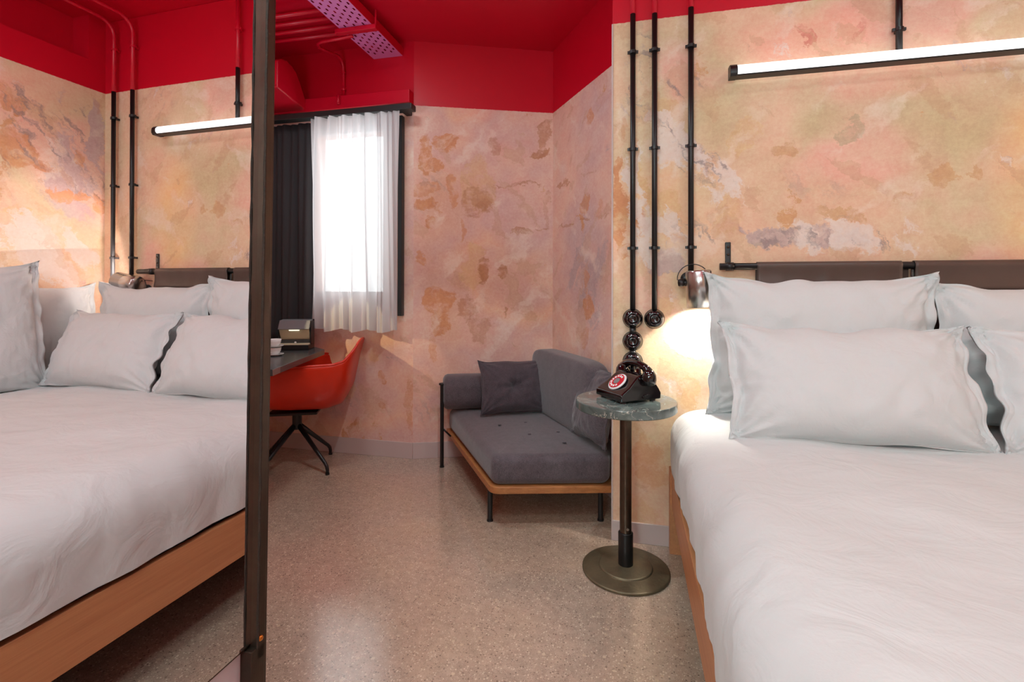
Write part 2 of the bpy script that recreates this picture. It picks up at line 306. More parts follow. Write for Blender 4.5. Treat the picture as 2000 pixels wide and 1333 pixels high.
def glass():
    g = N('window_glass'); t = g.n('ShaderNodeBsdfTransparent', {'Color': (.96, .98, .97, 1)}); s = g.n('ShaderNodeBsdfGlossy', {'Roughness': .02})
    mx = g.n('ShaderNodeMixShader', {0: .06}); g.t.links.new(t.outputs[0], mx.inputs[1]); g.t.links.new(s.outputs[0], mx.inputs[2]); g.t.links.new(mx.outputs[0], g.out.inputs[0]); return g.m
M['glass'] = glass()
def sheer():
    g = N('white_sheer_voile'); p = g.obj()
    t = g.n('ShaderNodeBsdfTransparent', {'Color': (1, 1, 1, 1)}); tr = g.n('ShaderNodeBsdfTranslucent', {'Color': (.66, .66, .67, 1)}); d = g.n('ShaderNodeBsdfDiffuse', {'Color': (.74, .74, .76, 1)})
    m1 = g.n('ShaderNodeMixShader', {0: .5}); g.t.links.new(tr.outputs[0], m1.inputs[1]); g.t.links.new(d.outputs[0], m1.inputs[2])
    m2 = g.n('ShaderNodeMixShader', {0: .93}); g.t.links.new(t.outputs[0], m2.inputs[1]); g.t.links.new(m1.outputs[0], m2.inputs[2]); g.t.links.new(m2.outputs[0], g.out.inputs[0]); return g.m
M['sheer'] = sheer()

# ------------------------------------------------------------------ geometry helpers
def link(name, bm, mat, parent=None, smooth=False, loc=None, bevel=0., segs=2, kind=None):
    me = bpy.data.meshes.new(name)
    bmesh.ops.recalc_face_normals(bm, faces=bm.faces)
    bm.to_mesh(me); bm.free()
    o = bpy.data.objects.new(name, me); C.objects.link(o)
    if mat: me.materials.append(mat if not isinstance(mat, str) else M[mat])
    if parent: o.parent = parent
    if loc: o.location = loc
    if smooth:
        for f in me.polygons: f.use_smooth = True
    if bevel:
        b = o.modifiers.new('bevel', 'BEVEL'); b.width = bevel; b.segments = segs; b.limit_method = 'ANGLE'; b.angle_limit = math.radians(40)
        for f in me.polygons: f.use_smooth = True
        wn = o.modifiers.new('wn', 'WEIGHTED_NORMAL'); wn.keep_sharp = True
    if kind: o['kind'] = kind
    return o
def thing(name, label, cat, loc=(0, 0, 0), rz=0, group=None):
    o = bpy.data.objects.new(name, None); C.objects.link(o); o.location = loc; o.rotation_euler = (0, 0, rz); o.empty_display_size = .1
    return tag(o, label, cat, group)
def tag(o, label, cat, group=None):
    o['label'] = label; o['category'] = cat
    if group: o['group'] = group
    return o
def bx(x0, x1, y0, y1, z0, z1, bm=None):
    bm = bm or bmesh.new()
    v = [bm.verts.new((x, y, z)) for z in (z0, z1) for y in (y0, y1) for x in (x0, x1)]
    for f in ((0, 2, 3, 1), (4, 5, 7, 6), (0, 1, 5, 4), (2, 6, 7, 3), (0, 4, 6, 2), (1, 3, 7, 5)): bm.faces.new([v[i] for i in f])
    return bm
def prism(poly, z0, z1, bm=None):
    bm = bm or bmesh.new()
    a = [bm.verts.new((x, y, z0)) for x, y in poly]; b = [bm.verts.new((x, y, z1)) for x, y in poly]; n = len(poly)
    bm.faces.new(a[::-1]); bm.faces.new(b)
    for i in range(n): bm.faces.new((a[i], a[(i+1) % n], b[(i+1) % n], b[i]))
    return bm
def frame_of(d):
    d = Vector(d).normalized(); a = Vector((0, 0, 1)) if abs(d.z) < .9 else Vector((1, 0, 0))
    u = d.cross(a).normalized(); return u, d.cross(u).normalized()
def tube(pts, r, n=14, bm=None, caps=True, radii=None):
    bm = bm or bmesh.new(); pts = [Vector(p) for p in pts]; rings = []
    u = None
    for i, p in enumerate(pts):
        d = (pts[min(i+1, len(pts)-1)]-pts[max(i-1, 0)]).normalized()
        if u is None: u, v = frame_of(d)
        else:
            u = (u-d*u.dot(d)).normalized(); v = d.cross(u)
        rr = radii[i] if radii else r
        rings.append([bm.verts.new(p+(u*math.cos(a)+v*math.sin(a))*rr) for a in (2*PI*k/n for k in range(n))])
    for A, B in zip(rings, rings[1:]):
        for k in range(n): bm.faces.new((A[k], A[(k+1) % n], B[(k+1) % n], B[k]))
    if caps: bm.faces.new(rings[0][::-1]); bm.faces.new(rings[-1])
    return bm
def lathe(prof, org=(0, 0, 0), axis=(0, 0, 1), n=40, bm=None):
    bm = bm or bmesh.new(); org = Vector(org); ax = Vector(axis).normalized(); u, v = frame_of(ax); rings = []
    for r, h in prof:
        if r < 1e-6: rings.append([bm.verts.new(org+ax*h)])
        else: rings.append([bm.verts.new(org+ax*h+(u*math.cos(a)+v*math.sin(a))*r) for a in (2*PI*k/n for k in range(n))])
    for A, B in zip(rings, rings[1:]):
        for k in range(n):
            k2 = (k+1) % n
            if len(A) == 1 and len(B) == 1: break
            if len(A) == 1: bm.faces.new((A[0], B[k], B[k2]))
            elif len(B) == 1: bm.faces.new((A[k], A[k2], B[0]))
            else: bm.faces.new((A[k], A[k2], B[k2], B[k]))
    for R in (rings[0], rings[-1]):
        if len(R) > 1: bm.faces.new(R)
    return bm
def arc(c0, p_from, p_to, n=8):
    """quarter bend: points from p_from to p_to around centre c0"""
    c0, a, b = Vector(c0), Vector(p_from)-Vector(c0), Vector(p_to)-Vector(c0)
    return [c0+a*math.cos(t)+b*math.sin(t) for t in (PI/2*i/n for i in range(n+1))]
def grid(fn, nu, nv, bm=None, closed_u=False):
    bm = bm or bmesh.new()
    g = [[bm.verts.new(fn(i/nu, j/nv)) for j in range(nv+1)] for i in range(nu+(0 if closed_u else 1))]
    n = len(g)
    for i in range(nu):
        for j in range(nv):
            bm.faces.new((g[i][j], g[(i+1) % n][j], g[(i+1) % n][j+1], g[i][j+1]))
    return bm
def struct(name, bm, mat, bevel=0., parent=None):
    return link(name, bm, mat, parent, bevel=bevel, kind='structure')
def nz(x, y, z, s): return mn.noise(Vector((x*s, y*s, z*s)))

D = 2.4014; CEIL = 2.93
# ------------------------------------------------------------------ room shell
struct('floor', prism([(-3.2, -2.8), (2.6, -2.8), (2.6, 3.9), (-3.2, 3.9)], -.12, 0), 'floor')
struct('ceiling', prism([(-3.2, -2.8), (2.6, -2.8), (2.6, 3.9), (-3.2, 3.9)], CEIL, CEIL+.12), 'red')
Bp = (-1.478, 3.20); Ap = (-.551, 3.576); Cp = (-.09, 2.861)
struct('wall_headboard', prism([(-.083, D), (2.45, D), (2.45, 2.99), (-.083, 2.99), (-.083, 2.87)], 0, CEIL), 'plaster_head', .004)
struct('wall_alcove_side', prism([Cp, (.02, 2.9), (.1, 3.0), (-.35, 3.75), Ap], 0, CEIL), 'plaster_side')
struct('wall_alcove_back', prism([Bp, Ap, (-.52, 3.75), (-1.5, 3.75)], 0, CEIL), 'plaster_back')
# window wall with its opening; the upper band sits back above a ledge
WX0, WX1, WZ0, WZ1 = -2.325, -1.685, 1.138, 2.352
bm = bx(-3.0, WX0, 3.2, 3.42, 0, 2.567); bx(WX1, -1.478, 3.2, 3.42, 0, 2.567, bm); bx(WX0, WX1, 3.2, 3.42, 0, WZ0, bm); bx(WX0, WX1, 3.2, 3.42, WZ1, 2.567, bm); bx(-3.0, -1.478, 3.2, 3.42, 2.567, CEIL, bm)
struct('wall_window', bm, 'plaster_window')
struct('trim_1', bx(-2.6, -1.478, 3.125, 3.2, 2.475, 2.567), 'red', .004)
bm = bx(2.19, 2.45, -2.6, D, 0, 2.646); bx(2.33, 2.45, -2.6, 2.30, 2.646, CEIL, bm); bx(2.19, 2.45, 2.30, D, 2.646, CEIL, bm)
struct('wall_right', bm, 'plaster_right')
struct('wall_rear', bx(-.9, 2.45, -2.75, -2.6, 0, CEIL), 'plaster_plain')
struct('wall_mirror', bx(-.80, -.628, -2.6, .745, 0, CEIL), 'plaster_plain', .004)
struct('wall_left', bx(-3.0, -2.75, .5, 3.42, 0, CEIL), 'plaster_plain')
struct('wall_near_left', bx(-3.0, -.80, .5, .65, 0, CEIL), 'plaster_plain')
# skirtings
def skirting(name, a, b, h=.095, t=.008):
    a, b = Vector((*a, 0)), Vector((*b, 0)); d = (b-a).normalized(); n = Vector((d.y, -d.x, 0))*t
    p = [a, b, b+n, a+n]
    struct(name, prism([(q.x, q.y) for q in p], 0, h), 'base', .002)
skirting('baseboard_headboard', (-.083, D), (2.19, D))
skirting('baseboard_alcove_back', Bp, Ap, .112)
skirting('baseboard_alcove_side', Ap, Cp, .1)
skirting('baseboard_window', (-2.75, 3.2), Bp, .112)
struct('baseboard_mirror', bx(-.628, -.622, -2.6, .745, 0, .60), 'lilac', .002)
# corner beads
struct('trim_2', tube([(-.083, D-.001, 0), (-.083, D-.001, 2.46)], .004, 8), 'base')

# ------------------------------------------------------------------ window
FY0, FY1, FW = 3.204, 3.246, .03
t = struct('window_1', bx(WX0, WX0+FW, FY0, FY1, WZ0, WZ1), 'whiteframe', .004)
for nm, b in (('frame_rail', bx(WX0+FW, WX1-FW, FY0, FY1, WZ0, WZ0+FW)), ('frame_rail', bx(WX0+FW, WX1-FW, FY0, FY1, WZ1-FW, WZ1)), ('frame_stile', bx(WX1-FW, WX1, FY0, FY1, WZ0, WZ1)), ('pane', bx(WX0+FW, WX1-FW, 3.222, 3.228, WZ0+FW, WZ1-FW)), ('handle', tube([(WX0+.018, 3.204, 1.70), (WX0+.018, 3.19, 1.70), (WX0+.018, 3.185, 1.62)], .007, 10))):
    link(nm, b, 'glass' if nm == 'pane' else 'whiteframe', t, bevel=0 if nm in ('pane', 'handle') else .004)
nb = thing('neighbouring_building', 'pale rendered building standing outside the curtained window', 'building', (-2.6, 9.0, -4))
link('wall', bx(-.1, 5, 0, 3, 0, 6.3), 'facade', nb)
for i in range(3):
    for j in range(2): 
        wn_ = link('window', bx(.3+i*1.2, 1.0+i*1.2, -.03, .02, 2.0+j*2.1, 3.3+j*2.1), 'facade_window', nb)

# curtain rail, sheer, blackout curtain, blind channel
t = tag(link('curtain_rail', bx(-2.70, -1.425, 3.045, 3.12, 2.398, 2.438), 'blackframe', None, bevel=.004), 'dark flat curtain rail under the red lintel above the window', 'curtain rail')
link('end_bracket', bx(-1.53, -1.49, 3.12, 3.198, 2.405, 2.432), 'black', t)
def sheer_pt(u, v):
    z = .90+.012*math.sin(u*21)+v*(2.395-.90)
    x = -2.205+u*.685
    if v > .999: z = 2.397
    k = 7
    ph = u*k*2*PI
    pinch = v**3
    a = .026+.012*math.sin(u*11+1)+.008*(1-v)*math.sin(u*37)
    y = 3.068+a*(1-.25*pinch)*math.sin(ph+1.1*math.sin(3*u+2*(1-v)))+.012*math.sin(2.3*ph+4*v)*(1-v*.5)
    # pinch pleats near the heading
    y -= .018*pinch*math.exp(-((((u*6.2) % 1)-.5)/.09)**2)
    x += .012*math.sin(ph*.5+v*3)*(1-v)+.03*(1-v)*math.sin(u*3.1)*0
    x -= .012*(1-v)
    return (x, y-.0, z)
sh = link('sheer_curtain', grid(sheer_pt, 220, 40), 'sheer', None, smooth=True)
tag(sh, 'sheer white pleated curtain hanging in front of the bright window', 'curtain')
def dark_pt(u, v):
    z = .80+v*(2.40-.80); x = -2.72+u*.475
    y = 3.158+.020*math.sin(u*19+2*v)*(.4+.6*(1-v))+.008*math.sin(u*47)
    return (x-.01*(1-v), y, z)
dk = link('blackout_curtain', grid(dark_pt, 90, 20), 'curtain_dark', None, smooth=True)
m_ = dk.modifiers.new('thick', 'SOLIDIFY'); m_.thickness = .004
tag(dk, 'charcoal blackout curtain drawn aside left of the sheer curtain', 'curtain')
t = tag(link('blind_channel', bx(-1.578, -1.546, 3.155, 3.198, 1.0, 2.40), 'blackframe', None, bevel=.003), 'dark vertical side channel right of the sheer curtain', 'blind channel')

# ------------------------------------------------------------------ wall mirror
mr = thing('wall_mirror_frame', 'large steel framed mirror on the near left wall reflecting the bed', 'mirror', (-.612, .7075, 1.2))
mr.rotation_euler = (-.0147, 0, -.0203)   # hangs a little out of plumb
# local coords: +x out of the wall, y along, z up; glass front at x = 0
link('glass', bx(-.006, 0, -1.6, 0, -.592, 1.15), 'mirror', mr)
link('frame_stile', bx(-.014, .0125, .0, .0175, -.62, 1.17), 'steel', mr, bevel=.0012)
link('frame_flange', bx(-.016, .004, .0175, .031, -1.19, 1.17), 'steel', mr, bevel=.001)
link('frame_rail', bx(-.008, -.002, -1.6, .0, -.596, -.592), 'steel', mr)
link('frame_rail', bx(-.014, .0125, -1.6, .0175, 1.15, 1.17), 'steel', mr, bevel=.0012)
link('frame_leg', bx(-.014, .0125, -.012, .0175, -1.19, -.598), 'steel', mr, bevel=.0012)
link('weld_seam', tube([(.0128, .0005+.0006*math.sin(i*2.3), -.60+i*.03) for i in range(60)], .0016, 6, radii=[.0019+.0008*abs(math.sin(i*1.9)) for i in range(60)]), 'seam', mr)
link('copper_screw', lathe([(0, 0), (.0045, 0), (.0045, .003), (.003, .004), (0, .004)], (.0122, .006, -.585), (1, -.3, 0), 16), 'copper', mr, smooth=True)

# ------------------------------------------------------------------ conduits on the headboard wall
ZR = 2.4625
def clamp_bm(x, y, z, r):
    bm = lathe([(r+.0005, -.007), (r+.004, -.007), (r+.004, .007), (r+.0005, .007)], (x, y, z), n=18)
    bx(x-r-.012, x-r-.002, y-.004, y+.006, z-.006, z+.006, bm); bx(x+r+.002, x+r+.012, y-.004, y+.006, z-.006, z+.006, bm)
    bx(x-.006, x+.006, y+r, D-.0005, z-.006, z+.006, bm)
    return bm
def conduit(label, x, ztop, zbot, y=D-.036, r=.0125, clamps=(2.30, 1.846, 1.384), red_top=None):
    t = thing('conduit_pipe', label, 'pipe', (0, 0, 0), 0, 'surface conduits on the headboard wall')
    link('lower_pipe', tube([(x, y, zbot), (x, y, ztop)], r), 'black', t, smooth=True)
    link('painted_pipe', tube(red_top or [(x, y, ztop), (x, y, CEIL-.002)], r*.92), 'red', t, smooth=True)
    for z in clamps: link('clamp', clamp_bm(x, y, z, r), 'black', t, smooth=False)
    link('clamp', clamp_bm(x, y, 2.72, r), 'red', t)
    return t
conduit('black conduit pipe nearest the alcove corner ending in stacked round sockets', .0115, 2.478, 1.10)
conduit('second black conduit pipe from the alcove corner ending in one round socket', .109, 2.468, 1.10)
conduit('third black conduit pipe from the alcove corner feeding the steel reading lamp', .268, 2.475, 1.275)
def right_top(x, yr):
    y = D-.036
    a = arc((x, y-.09, 2.80), (x, y, 2.80), (x, y-.09, 2.89))
    return [(x, y, 2.44)]+a+[(x, -.5, 2.89)]
conduit('black conduit pipe beside the right hand room corner seen in the mirror', 2.065, 2.45, .75, clamps=(2.28, 1.846, 1.384), red_top=right_top(2.065, 0))
conduit('black conduit pipe over the right hand reading lamp seen in the mirror', 1.905, 2.445, 1.275, clamps=(2.28, 1.846, 1.384), red_top=right_top(1.905, 0))

# round sockets
def socket(label, x, z, neck):
    t = thing('round_socket', label, 'socket', (x, D, z), 0, 'round black wall sockets')
    prof = [(0, .0), (.030, .0), (.041, .012), (.0445, .028), (.042, .042), (.034, .054), (.027, .059), (.024, .0585), (.022, .053), (0, .053)]
    link('housing', lathe(prof, (0, -.001, 0), (0, -1, 0), 40), 'gloss', t, smooth=True)
    link('insert', lathe([(0, .0525), (.0215, .0525), (.021, .057), (.012, .058), (.010, .056), (0, .056)], (0, -.001, 0), (0, -1, 0), 30), 'gloss', t, smooth=True)
    link('rim', lathe([(.0445, .022), (.0462, .023), (.0462, .026), (.0445, .027)], (0, -.001, 0), (0, -1, 0), 40), 'black', t, smooth=True)
    if neck: link('neck', tube([(0, -.036, .036), (0, -.036, neck)], .0145, 18), 'black', t, smooth=True)
    return t
socket('glossy black round socket topmost of the three on the first pipe', .0115, 1.056, False)
socket('glossy black round socket hanging alone at the end of the second pipe', .109, 1.056, False)
socket('glossy black round socket in the middle of the stack of three', .0115, .951, .0612)
socket('glossy black round socket lowest of the stack behind the telephone', .0115, .856, .0512)

# tube lamp over the bed
t = thing('tube_lamp', 'long white tube lamp mounted on the wall above the bed', 'lamp', (1.05, D-.07, 2.15))
L0, L1 = -.625, .625
def lprof(x):  # cross section: black channel below and behind, white diffuser in front and above
    return None
pf = [(.004, -.026), (-.014, -.018), (-.022, -.002), (-.020, .014), (-.008, .026), (.012, .030), (.034, .030), (.034, -.012)]
def ext(poly, x0, x1):
    bm = bmesh.new(); a = [bm.verts.new((x0, y, z)) for y, z in poly]; b = [bm.verts.new((x1, y, z)) for y, z in poly]; n = len(poly)
    bm.faces.new(a); bm.faces.new(b[::-1])
    for i in range(n): bm.faces.new((a[i], b[i], b[(i+1) % n], a[(i+1) % n]))
    return bm
link('diffuser', ext([(-.010, -.018), (-.020, -.008), (-.023, .002), (-.020, .014), (-.010, .025), (.010, .030), (.030, .030), (.030, -.012)], L0+.028, L1-.028), 'tube', t)
link('channel', ext([(-.013, -.0225), (-.0165, -.0170), (.036, -.0125), (.036, -.0225)], L0+.002, L1-.002), 'black', t, bevel=.001)
capp = [(-.016, -.0245), (-.0245, -.012), (-.025, .004), (-.021, .017), (-.010, .028), (.010, .0325), (.036, .0325), (.036, -.0245)]
link('end_cap', ext(capp, L0, L0+.03), 'black', t, bevel=.002); link('end_cap', ext(capp, L1-.03, L1), 'black', t, bevel=.002)
for sx in (-.4, .4): link('wall_mount', bx(sx-.02, sx+.02, .036, .0685, .006, .026), 'black', t)
conduit('black conduit pipe dropping to the tube lamp above the bed', 1.09, 2.49, 2.183, clamps=(2.28,), y=D-.03)

# reading lamps
def reading_lamp(label, x, z, tilt, power):
    t = thing('reading_lamp', label, 'lamp', (x, D-.095, z), 0, 'steel bedside reading lamps')
    t.rotation_euler = (0, tilt, 0)
    link('shade', lathe([(.0, .085), (.050, .085), (.054, .078), (.058, -.078), (.0565, -.078), (.052, .072), (0, .076)], (0, 0, 0), n=40), 'chrome', t, smooth=True)
    link('bulb', lathe([(0, -.045), (.02, -.038), (.026, -.02), (.018, .01), (.012, .04), (0, .05)], (0, 0, 0), n=20), 'bulb', t, smooth=True)
    link('wall_plate', lathe([(0, 0), (.034, 0), (.034, .012), (.02, .018), (0, .018)], (-.035, .094, .05), (0, -1, 0), 24), 'black', t, smooth=True)
    link('knuckle', lathe([(0, -.016), (.014, -.014), (.019, 0), (.014, .014), (0, .016)], (-.072, .02, .035), (1, 0, 0), 20), 'black', t, smooth=True)
    link('arm', tube([(-.035, .078, .05), (-.07, .05, .045), (-.068, .02, .036), (-.052, .005, .035)], .006, 10), 'black', t, smooth=True)
    link('cable', tube([(.03, .075, .10)]+[(-.02+.075*math.cos(a)*.9, .03, .05+.065*math.sin(a)) for a in (PI*k/14*1.0 for k in range(3, 15))]+[(-.075, .02, .045)], .0022, 8), 'black', t, smooth=True)
    rm = Matrix.Rotation(tilt, 4, 'Y'); org = Vector((x, D-.095, z))
    p = org+rm @ Vector((.003, .002, -.066)); q = org+rm @ Vector((.02, .20 if abs(tilt) < 1 else -.30, -1))
    spot('reading_light', p, q, power, (1, .96, .88), 2.45, .6, .025)
    return t
reading_lamp('brushed steel cylinder reading lamp on the wall by the socket pipes', .297, 1.192, -.06, 17)
reading_lamp('brushed steel reading lamp turned to the side wall seen in the mirror', 1.855, 1.222, -1.72, 62)

# ------------------------------------------------------------------ bed
bd = thing('bed', 'wide bed with warm wooden side boards raised above the floor', 'bed', (.1825, D, 0))
BW, BL = 1.93, 2.07
link('side_board', bx(0, .028, -BL, -.045, .217, .372), 'bedwood', bd, bevel=.002)
link('side_board', bx(BW-.028, BW, -BL, -.045, .217, .372), 'bedwood', bd, bevel=.002)
link('foot_board', bx(.028, BW-.028, -BL, -BL+.028, .217, .372), 'bedwood', bd, bevel=.002)
link('head_board', bx(.028, BW-.028, -.06, -.035, .05, .377), 'bedwood', bd, bevel=.002)
link('slat_base', bx(.03, BW-.03, -BL+.03, -.06, .24, .40), 'black', bd)
for (lx, ly) in ((-.008, -.07), (BW-.05, -.07)): link('leg', bx(lx, lx+.058, ly, -.012, 0, .377), 'bedwood', bd, bevel=.002)
for (lx, ly) in ((.25, -BL+.3), (BW-.31, -BL+.3)): link('leg', bx(lx, lx+.06, ly, ly+.06, 0, .24), 'black', bd)

def duvet():
    X0, X1, Y0, Y1 = .172, 2.172, .315, D-.035
    ZT, ZB = .652, .392; R = .13
    NU, NV = 130, 110
    per = 2*(ZT-ZB)+(X1-X0)
    def pt(u, v):
        # u runs over the bed from the left hem over the top to the right hem
        y = Y0+.10+(Y1-Y0-.10)*v
        s = u*per; h = ZT-ZB; W = X1-X0
        sb = [0, h-R, h-R+R*PI/2, h-R+R*PI/2+W-2*R, h-R+R*PI+W-2*R, 2*(h-R)+R*PI+W-2*R]
        s = u*sb[5]
        if s < sb[1]: x, z, nx, nz_ = X0, ZB+s, -1, 0
        elif s < sb[2]:
            a = (s-sb[1])/R; x = X0+R-R*math.cos(a); z = ZT-R+R*math.sin(a); nx, nz_ = -math.cos(a), math.sin(a)
        elif s < sb[3]: x, z, nx, nz_ = X0+R+s-sb[2], ZT, 0, 1
        elif s < sb[4]:
            a = (s-sb[3])/R; x = X1-R+R*math.sin(a); z = ZT-R+R*math.cos(a); nx, nz_ = math.sin(a), math.cos(a)
        else: x, z, nx, nz_ = X1, ZT-R-(s-sb[4]), 1, 0
        side = min(1, max(0, (ZT-z)/h))
        # puffs, folds
        d = .020*nz(x*1.2, y*1.0, z, 2.3)+.007*nz(x, y, z+4, 6)+.0025*nz(x*1.0, y*3, z+9, 13)
        if nx < 0 or nx > 0:
            d += side*(.007*math.sin(y*9+1.5*math.sin(y*4))*(.5+nz(0, y, 3, 2))+.004*math.sin(y*31+2*nz(0, y, 1, 4)))
            d -= side**4*.006
            if side > .95: z += .007*nz(0, y, 7, 5)
        # top crown
        if nz_ > 0:
            cr = max(0, 1-((x-(X0+X1)/2)/((X1-X0)/2))**4); d += .018*cr*nz_
        # foot end rounds down
        e = (y-Y0)/.22
        if e < 1:
            k = 1-math.sqrt(max(0, 1-(1-e)**2)); z -= (z-ZB)*k*.55
        # head end dips a little
        g_ = (D-y)/.12
        if g_ < 1: z -= .02*(1-g_)*nz_
        return (x+nx*d, y, z+nz_*d)
    bm = grid(pt, NU, NV)
    # close: foot skirt, head end and underside
    bm.verts.ensure_lookup_table()
    def col(j): return [bm.verts[i*(NV+1)+j] for i in range(NU+1)]
    f0 = col(0); fN = col(NV); low = []
    for v in f0: low.append(bm.verts.new((v.co.x, Y0+.02+.01*math.sin(v.co.x*14), ZB+.0*v.co.z)))
    for a, b, c_, d_ in zip(f0, f0[1:], low[1:], low): bm.faces.new((a, b, c_, d_))
    bm.faces.new(fN)
    return bm
dv = link('duvet', duvet(), 'duvet', None, smooth=True)
tag(dv, 'smooth white duvet covering the whole bed and hanging over its side', 'duvet')

def pillow(label, W, H, T, seed, place, flange=.04, wr=1.0, ears=.035, sag=.02, group='white bed pillows', mat='linen', nm='bed_pillow', res=(72, 56), tuft=0):
    """place = (bottom centre xyz, lean angle, yaw). Local x width, z height, front is -y."""
    rnd = random.Random(seed); nu, nv = res
    P0, lean, yaw = place
    rot = Matrix.Rotation(yaw, 4, 'Z') @ Matrix.Rotation(-lean, 4, 'X')
    fl_u, fl_v = flange/(W/2), .006/(H/2)
    def pt(u, v, side):
        U, V = 2*u-1, 2*v-1
        # non linear spread: more rows near the border
        U = math.sin(U*PI/2)*.35+U*.65; V = math.sin(V*PI/2)*.35+V*.65
        cu, cv = min(1, abs(U)/(1-fl_u)), min(1, abs(V)/(1-fl_v))
        hgt = max(0, (1-cu**3.0))**.60*max(0, (1-cv**2.8))**.58
        fat = 1+.30*(-V)*(1-cu*cu) if H > .3 else 1
        th = T*hgt*fat
        # edges draw in between the corners
        x = U*W/2*(1-ears*1.6*(1-abs(V)**3)*abs(U)**3); z = V*H/2*(1-(ears*(3.6 if V > 0 else 1.6) if H > .42 else ears*1.5)*(1-abs(U)**3.5)*abs(V)**3)
        # radial wrinkles from the corners and along seams
        cx, cz = (1 if U > 0 else -1), (1 if V > 0 else -1)
        ang = math.atan2((cz-V)*H, (cx-U)*W*1.0*cx); rad = math.hypot((cx-U)*W, (cz-V)*H)
        wv = math.sin(ang*17+seed+cx*2+cz*3+3*nz(U, V, seed, 1.5))
        edge = max(cu, cv)
        amp = wr*.0095*max(0, (edge-.30)/.70)*math.exp(-rad*3.0)*(1 if edge < 1 else .8)
        d = amp*wv+wr*.006*nz(U*W*1.2, V*H, seed+side*9, 6)*hgt**.5+wr*.0035*nz(U*W*3, V*H, seed+3, 12)*hgt**.3
        d += wr*.0055*math.exp(-(1-cu)*7)*math.sin(V*H*46+seed+4*nz(U, V*2, seed, 1.6))*(cu < 1)*(.3+.7*abs(nz(0, V*H, seed+2, 4)))*1.4
        wav = .013*wr*(cu >= .995)*nz(U*W, V*H, seed+5, 8)+.010*wr*(edge >= .995)*nz(U*W, V*H, seed+5, 9)+.012*wr*max(0, edge-.9)/.1*nz(U*W*.8, V*H*.8, seed+7, 5)
        if tuft:
            rr = math.hypot(U*W, V*H)/2; th *= 1-.6*math.exp(-(rr/.035)**2); d += .006*math.exp(-(rr/.10)**2)*math.sin(math.atan2(V, U)*7+seed)
        y = -side*(th+d+.0022)+wav
        y += sag*(V*V) - sag*.3*U*U     # slumped against what is behind
        z += (.026 if V > 0 else .006)*wr*nz(U*W, 0, seed+11, 4.5)*max(0, cv-.5)
        x += .016*wr*nz(0, V*H, seed+13, 5)*max(0, cu-.5)
        return rot @ Vector((x, y, z+H/2))+Vector((0, 0, 0))
    bm = bmesh.new(); F = {}; B = {}
    for i in range(nu+1):
        for j in range(nv+1):
            F[i, j] = bm.verts.new(pt(i/nu, j/nv, 1)); B[i, j] = bm.verts.new(pt(i/nu, j/nv, -1))
    for i in range(nu):
        for j in range(nv):
            bm.faces.new((F[i, j], F[i+1, j], F[i+1, j+1], F[i, j+1])); bm.faces.new((B[i, j], B[i, j+1], B[i+1, j+1], B[i+1, j]))
    ring = [(i, 0) for i in range(nu)]+[(nu, j) for j in range(nv)]+[(i, nv) for i in range(nu, 0, -1)]+[(0, j) for j in range(nv, 0, -1)]
    for a, b in zip(ring, ring[1:]+ring[:1]): bm.faces.new((F[b], F[a], B[a], B[b]))
    o = link(nm, bm, mat, None, smooth=True, loc=P0)
    return tag(o, label, 'pillow' if nm == 'bed_pillow' else 'cushion', group)
R_ = math.radians
pillow('large white pillow standing at the back beside the steel reading lamp', .86, .60, .092, 3, ((.738, 2.205, .668), R_(4), 0), wr=1.5, sag=.02)
pillow('large white pillow standing second along the headboard behind the front row', .86, .56, .09, 8, ((1.572, 2.205, .672), R_(5), R_(-1)), wr=1.3, sag=.02)
pillow('white pillow lying in front on the bed edge side nearest the small table', .83, .45, .10, 12, ((.755, 1.895, .664), R_(24), R_(2)), wr=1.4, sag=.015)
pillow('white pillow in the front row farther from the small table', .78, .45, .095, 21, ((1.56, 1.905, .664), R_(24), R_(-1)), wr=1.4, sag=.015)
pillow('white pillow against the right hand wall in the bed corner seen in the mirror', .50, .56, .055, 33, ((2.11, 2.07, .668), R_(3), R_(-90)), wr=1.0)
pillow('tall white pillow leaning on the right hand wall at the mirror image left edge', .66, .71, .085, 40, ((1.95, 1.615, .642), R_(9), R_(-84)), wr=1.4)

